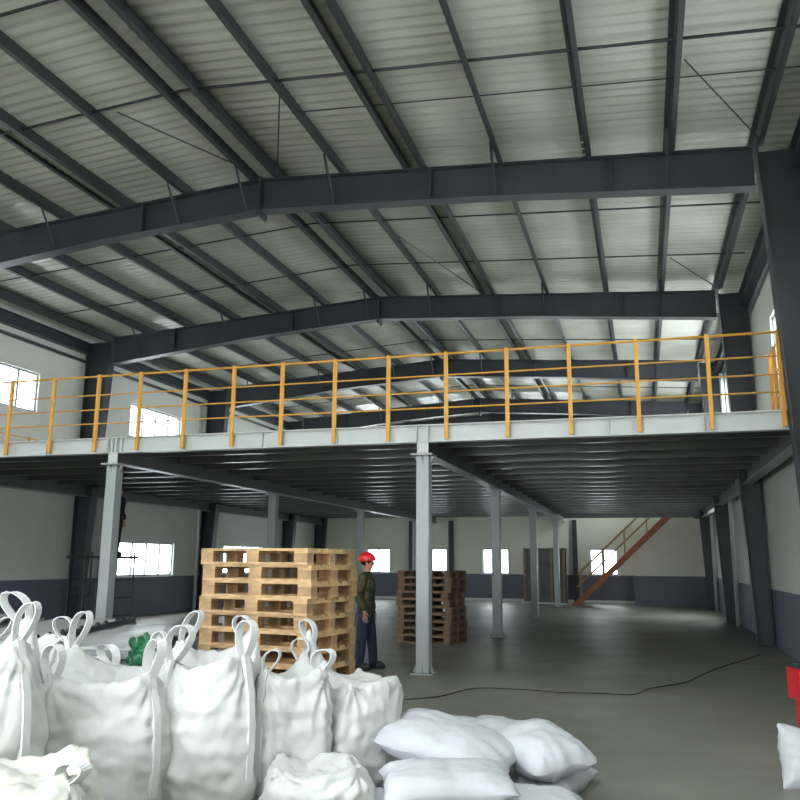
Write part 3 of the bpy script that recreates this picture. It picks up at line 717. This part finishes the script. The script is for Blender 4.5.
# ------------------------------------------------------------------ small sacks
def sack(s, d, z, L, W, H, rz, seed, label, tilt=(0,0), ear=.10):
    bm = cube_grid(24); so = Vector((seed*2.3,seed,seed*.7))
    for v in bm.verts:
        X, Y, Z = v.co; e = max(abs(X),abs(Y))
        t = (1-abs(X)**2.8)**.55*(1-abs(Y)**2.8)**.55 if e < 1 else 0
        kk = max(abs(X),abs(Y),1e-6)/((abs(X)**8+abs(Y)**8)**.125+1e-9); X *= kk; Y *= kk
        pin = 1-.05*(1-abs(Y)**2)*(abs(X)**6)+.05*noise.noise(Vector((Y*2.1,seed,X)))
        pin2 = 1+.05*noise.noise(Vector((X*2.1,seed*2,Y)))-.08*(1-abs(X)**2)*(abs(Y)**6)
        crn = 1+ear*(abs(X)*abs(Y))**5
        q = Vector((X*L/2*pin*crn, Y*W/2*pin2*crn, 0)); zz = Z if e < .999 else Z*.1
        wr = .010*math.sin(Y*16+seed*3+5*noise.noise(q*5+so))*abs(X)**3+.008*math.sin(X*20+seed+5*noise.noise(q*5+so))*abs(Y)**3
        q.z = zz*(H/2)*max(t,.03)*(1+.22*noise.noise(q*4+so)) + (.012*noise.noise(q*12+so)+wr+.006*abs(noise.noise(q*22+so)))*min(1,t*2+.15)
        q.z += .03*noise.noise(Vector((X*2,Y*2,seed)))*e**4
        if Z < 0: q.z = max(q.z,-H/2*.75)
        v.co = q
    me = bpy.data.meshes.new('white_sack'); bm.to_mesh(me); bm.free(); me.materials.append(M['sack'])
    me.polygons.foreach_set('use_smooth',[True]*len(me.polygons))
    o = bpy.data.objects.new('white_sack',me); C.objects.link(o); o.location = (*fl(s,d),z+H*.375); o.rotation_euler = (tilt[0],tilt[1],YAW+rz)
    return tag(o,label,'sack','small filled sacks on the floor')
# lower layer
sack(.02,6.7,0,.85,.5,.22,R(20),1,'white sack at the back left foot of the sack heap')
sack(.78,7.0,0,.80,.5,.22,R(-15),2,'white sack on the floor at the back of the heap under the pinched one')
sack(.30,6.15,0,.85,.52,.24,R(8),3,'white sack on the floor in the middle of the heap')
sack(1.12,6.35,0,.80,.5,.22,R(60),4,'white sack on the floor at the right foot of the heap')
sack(.75,5.65,0,.9,.55,.22,R(-8),5,'nearest white sack on the floor at the bottom right of the heap')
sack(-.08,5.55,0,.9,.55,.22,R(12),6,'nearest white sack on the floor at the bottom left of the heap')
sack(-.55,5.25,0,.8,.5,.22,R(80),7,'white sack squeezed on the floor between the bags and the heap')
# upper layer
sack(.36,6.95,.20,.62,.42,.2,R(35),8,'sack with raised hump at the very top rear of the heap',(R(-6),R(-8)))
sack(.93,6.95,.18,.72,.46,.22,R(-12),9,'white sack with pinched corner pointing right at the heap\'s rear',(R(0),R(6)),.16)
sack(.36,6.15,.24,.98,.66,.28,R(-28),10,'big pale bluish sack lying slanted across the front of the heap',(R(10),R(12)))
sack(1.02,6.2,.20,.66,.54,.30,R(-65),11,'bulging white sack on the right side of the heap',(R(6),R(12)))
sack(.32,5.5,.18,.85,.5,.22,R(5),12,'white sack lying on top at the bottom edge of the heap',(R(6),0))
# upright sack at the right edge
o = sack(3.14,6.5,.28,.58,.46,.34,R(5),13,'upright white sack with a pointed ear at the lower right corner',(R(78),R(4)),.22); o.location.z = .19

# fire extinguisher box at the right edge
x, y = fl(3.78,7.75); fe = thing('fire_extinguisher_box','red fire extinguisher box with lime label at the right edge of the photo','fire box',(x,y,0),YAW)
m = MB(); m.prism([(-.2,-.12),(.2,-.12),(.2,.12),(-.2,.12)],'z',.42,.70); m.build('upper_case','red',fe,bevel=.01)
m = MB(); m.box(-.14,.18,-.11,.11,0,.42); m.build('lower_case','red',fe,bevel=.01)
m = MB(); m.box(-.172,.172,-.128,-.121,.49,.65); m.build('label_panel','lime',fe)
m = MB(); m.box(-.16,.18,-.118,-.111,.34,.39); m.build('cream_band','cream',fe)
m = MB(); m.box(-.15,.18,-.118,-.111,.27,.31); m.build('blue_band','blue',fe)
m = MB(); m.box(-.21,.21,-.13,.13,.70,.73); m.build('lid','dark_metal',fe)

# cable on the floor
m = MB(); pts = []
def px2floor(x, y):
    F, TH, RO = 816.2, R(11.187), R(.39); a = (x-400)/F; b = (400-y)/F
    a, b = a*math.cos(RO)-b*math.sin(RO), a*math.sin(RO)+b*math.cos(RO)
    fy = math.cos(TH)-b*math.sin(TH); fz = math.sin(TH)+b*math.cos(TH); k = -1.62/fz
    return fl(a*k, fy*k)
key = [(405,700),(440,697),(475,689),(520,690),(560,693),(600,694),(633,695),(650,689),(685,683),(700,676),(720,668),(745,660),(762,654)]
for (ax, ay) in key: pts.append((*px2floor(ax,ay),.008))
sm = []
for i in range(len(pts)-1):
    p0,p1,p2,p3 = [Vector(pts[max(0,min(len(pts)-1,i+j))]) for j in (-1,0,1,2)]
    for k in range(6):
        q = k/6; sm.append(.5*((2*p1)+(p2-p0)*q+(2*p0-5*p1+4*p2-p3)*q*q+(3*p1-p0-3*p2+p3)*q**3))
m.tube(sm, .006, 6); tag(m.build('floor_cable','rubber'), 'thin dark cable trailing across the concrete floor towards the right wall', 'cable')

# ------------------------------------------------------------------ light
w = bpy.data.worlds.new('overcast'); bpy.context.scene.world = w; w.use_nodes = True
nt = w.node_tree; bg = nt.nodes['Background']
tc = nt.nodes.new('ShaderNodeTexCoord'); sp = nt.nodes.new('ShaderNodeSeparateXYZ'); nt.links.new(tc.outputs['Generated'], sp.inputs[0])
rp = nt.nodes.new('ShaderNodeValToRGB'); rp.color_ramp.elements[0].position = .0; rp.color_ramp.elements[0].color = (.80,.84,.88,1)
rp.color_ramp.elements[1].position = .5; rp.color_ramp.elements[1].color = (.93,.97,1,1)
nt.links.new(sp.outputs['Z'], rp.inputs['Fac']); nt.links.new(rp.outputs['Color'], bg.inputs['Color'])
bg.inputs['Strength'].default_value = 5.5
def portal(loc, sx, sy, rot):
    l = bpy.data.lights.new('daylight_portal','AREA'); l.shape = 'RECTANGLE'; l.size = sx; l.size_y = sy; l.cycles.is_portal = True
    o = bpy.data.objects.new('daylight_portal', l); C.objects.link(o); o.location = loc; o.rotation_euler = rot
portal((-5.25,YB-.25,2.2),6.5,4.4,(R(90),0,0))
for a, b in SKY_ADDED: portal(((a+b)/2,(YB+YSK)/2,8.6),b-a,YSK-YB,(0,0,0))
for h in LW: portal((XL-.22,(h[0]+h[1])/2,(h[2]+h[3])/2),h[3]-h[2],h[1]-h[0],(0,R(-90),0))
for h in RW+RW_LOW_ADDED: portal((XR+.22,(h[0]+h[1])/2,(h[2]+h[3])/2),h[3]-h[2],h[1]-h[0],(0,R(90),0))
for h in FW+FU_ADDED: portal(((h[0]+h[1])/2,YF+.22,(h[2]+h[3])/2),h[1]-h[0],h[3]-h[2],(R(-90),0,0))

# ------------------------------------------------------------------ camera
cd = bpy.data.cameras.new('camera'); cam = bpy.data.objects.new('camera', cd); C.objects.link(cam)
cd.sensor_fit = 'HORIZONTAL'; cd.sensor_width = 36; cd.lens = 816.2/800*36; cd.clip_end = 300
cam.location = (0,0,1.62)
cam.rotation_mode = 'QUATERNION'
cam.rotation_quaternion = (Matrix.Rotation(YAW,3,'Z') @ Matrix.Rotation(R(90+11.187),3,'X') @ Matrix.Rotation(R(.39),3,'Z')).to_quaternion()
S = bpy.context.scene; S.camera = cam
S.view_settings.view_transform = 'Standard'; S.view_settings.look = 'None'; S.view_settings.gamma = 1; S.view_settings.use_curve_mapping = False
S.view_settings.exposure = 1.5
S.cycles.max_bounces = 10; S.cycles.diffuse_bounces = 8; S.cycles.caustics_reflective = False; S.cycles.caustics_refractive = False
S.cycles.sample_clamp_indirect = 6; S.cycles.use_denoising = True
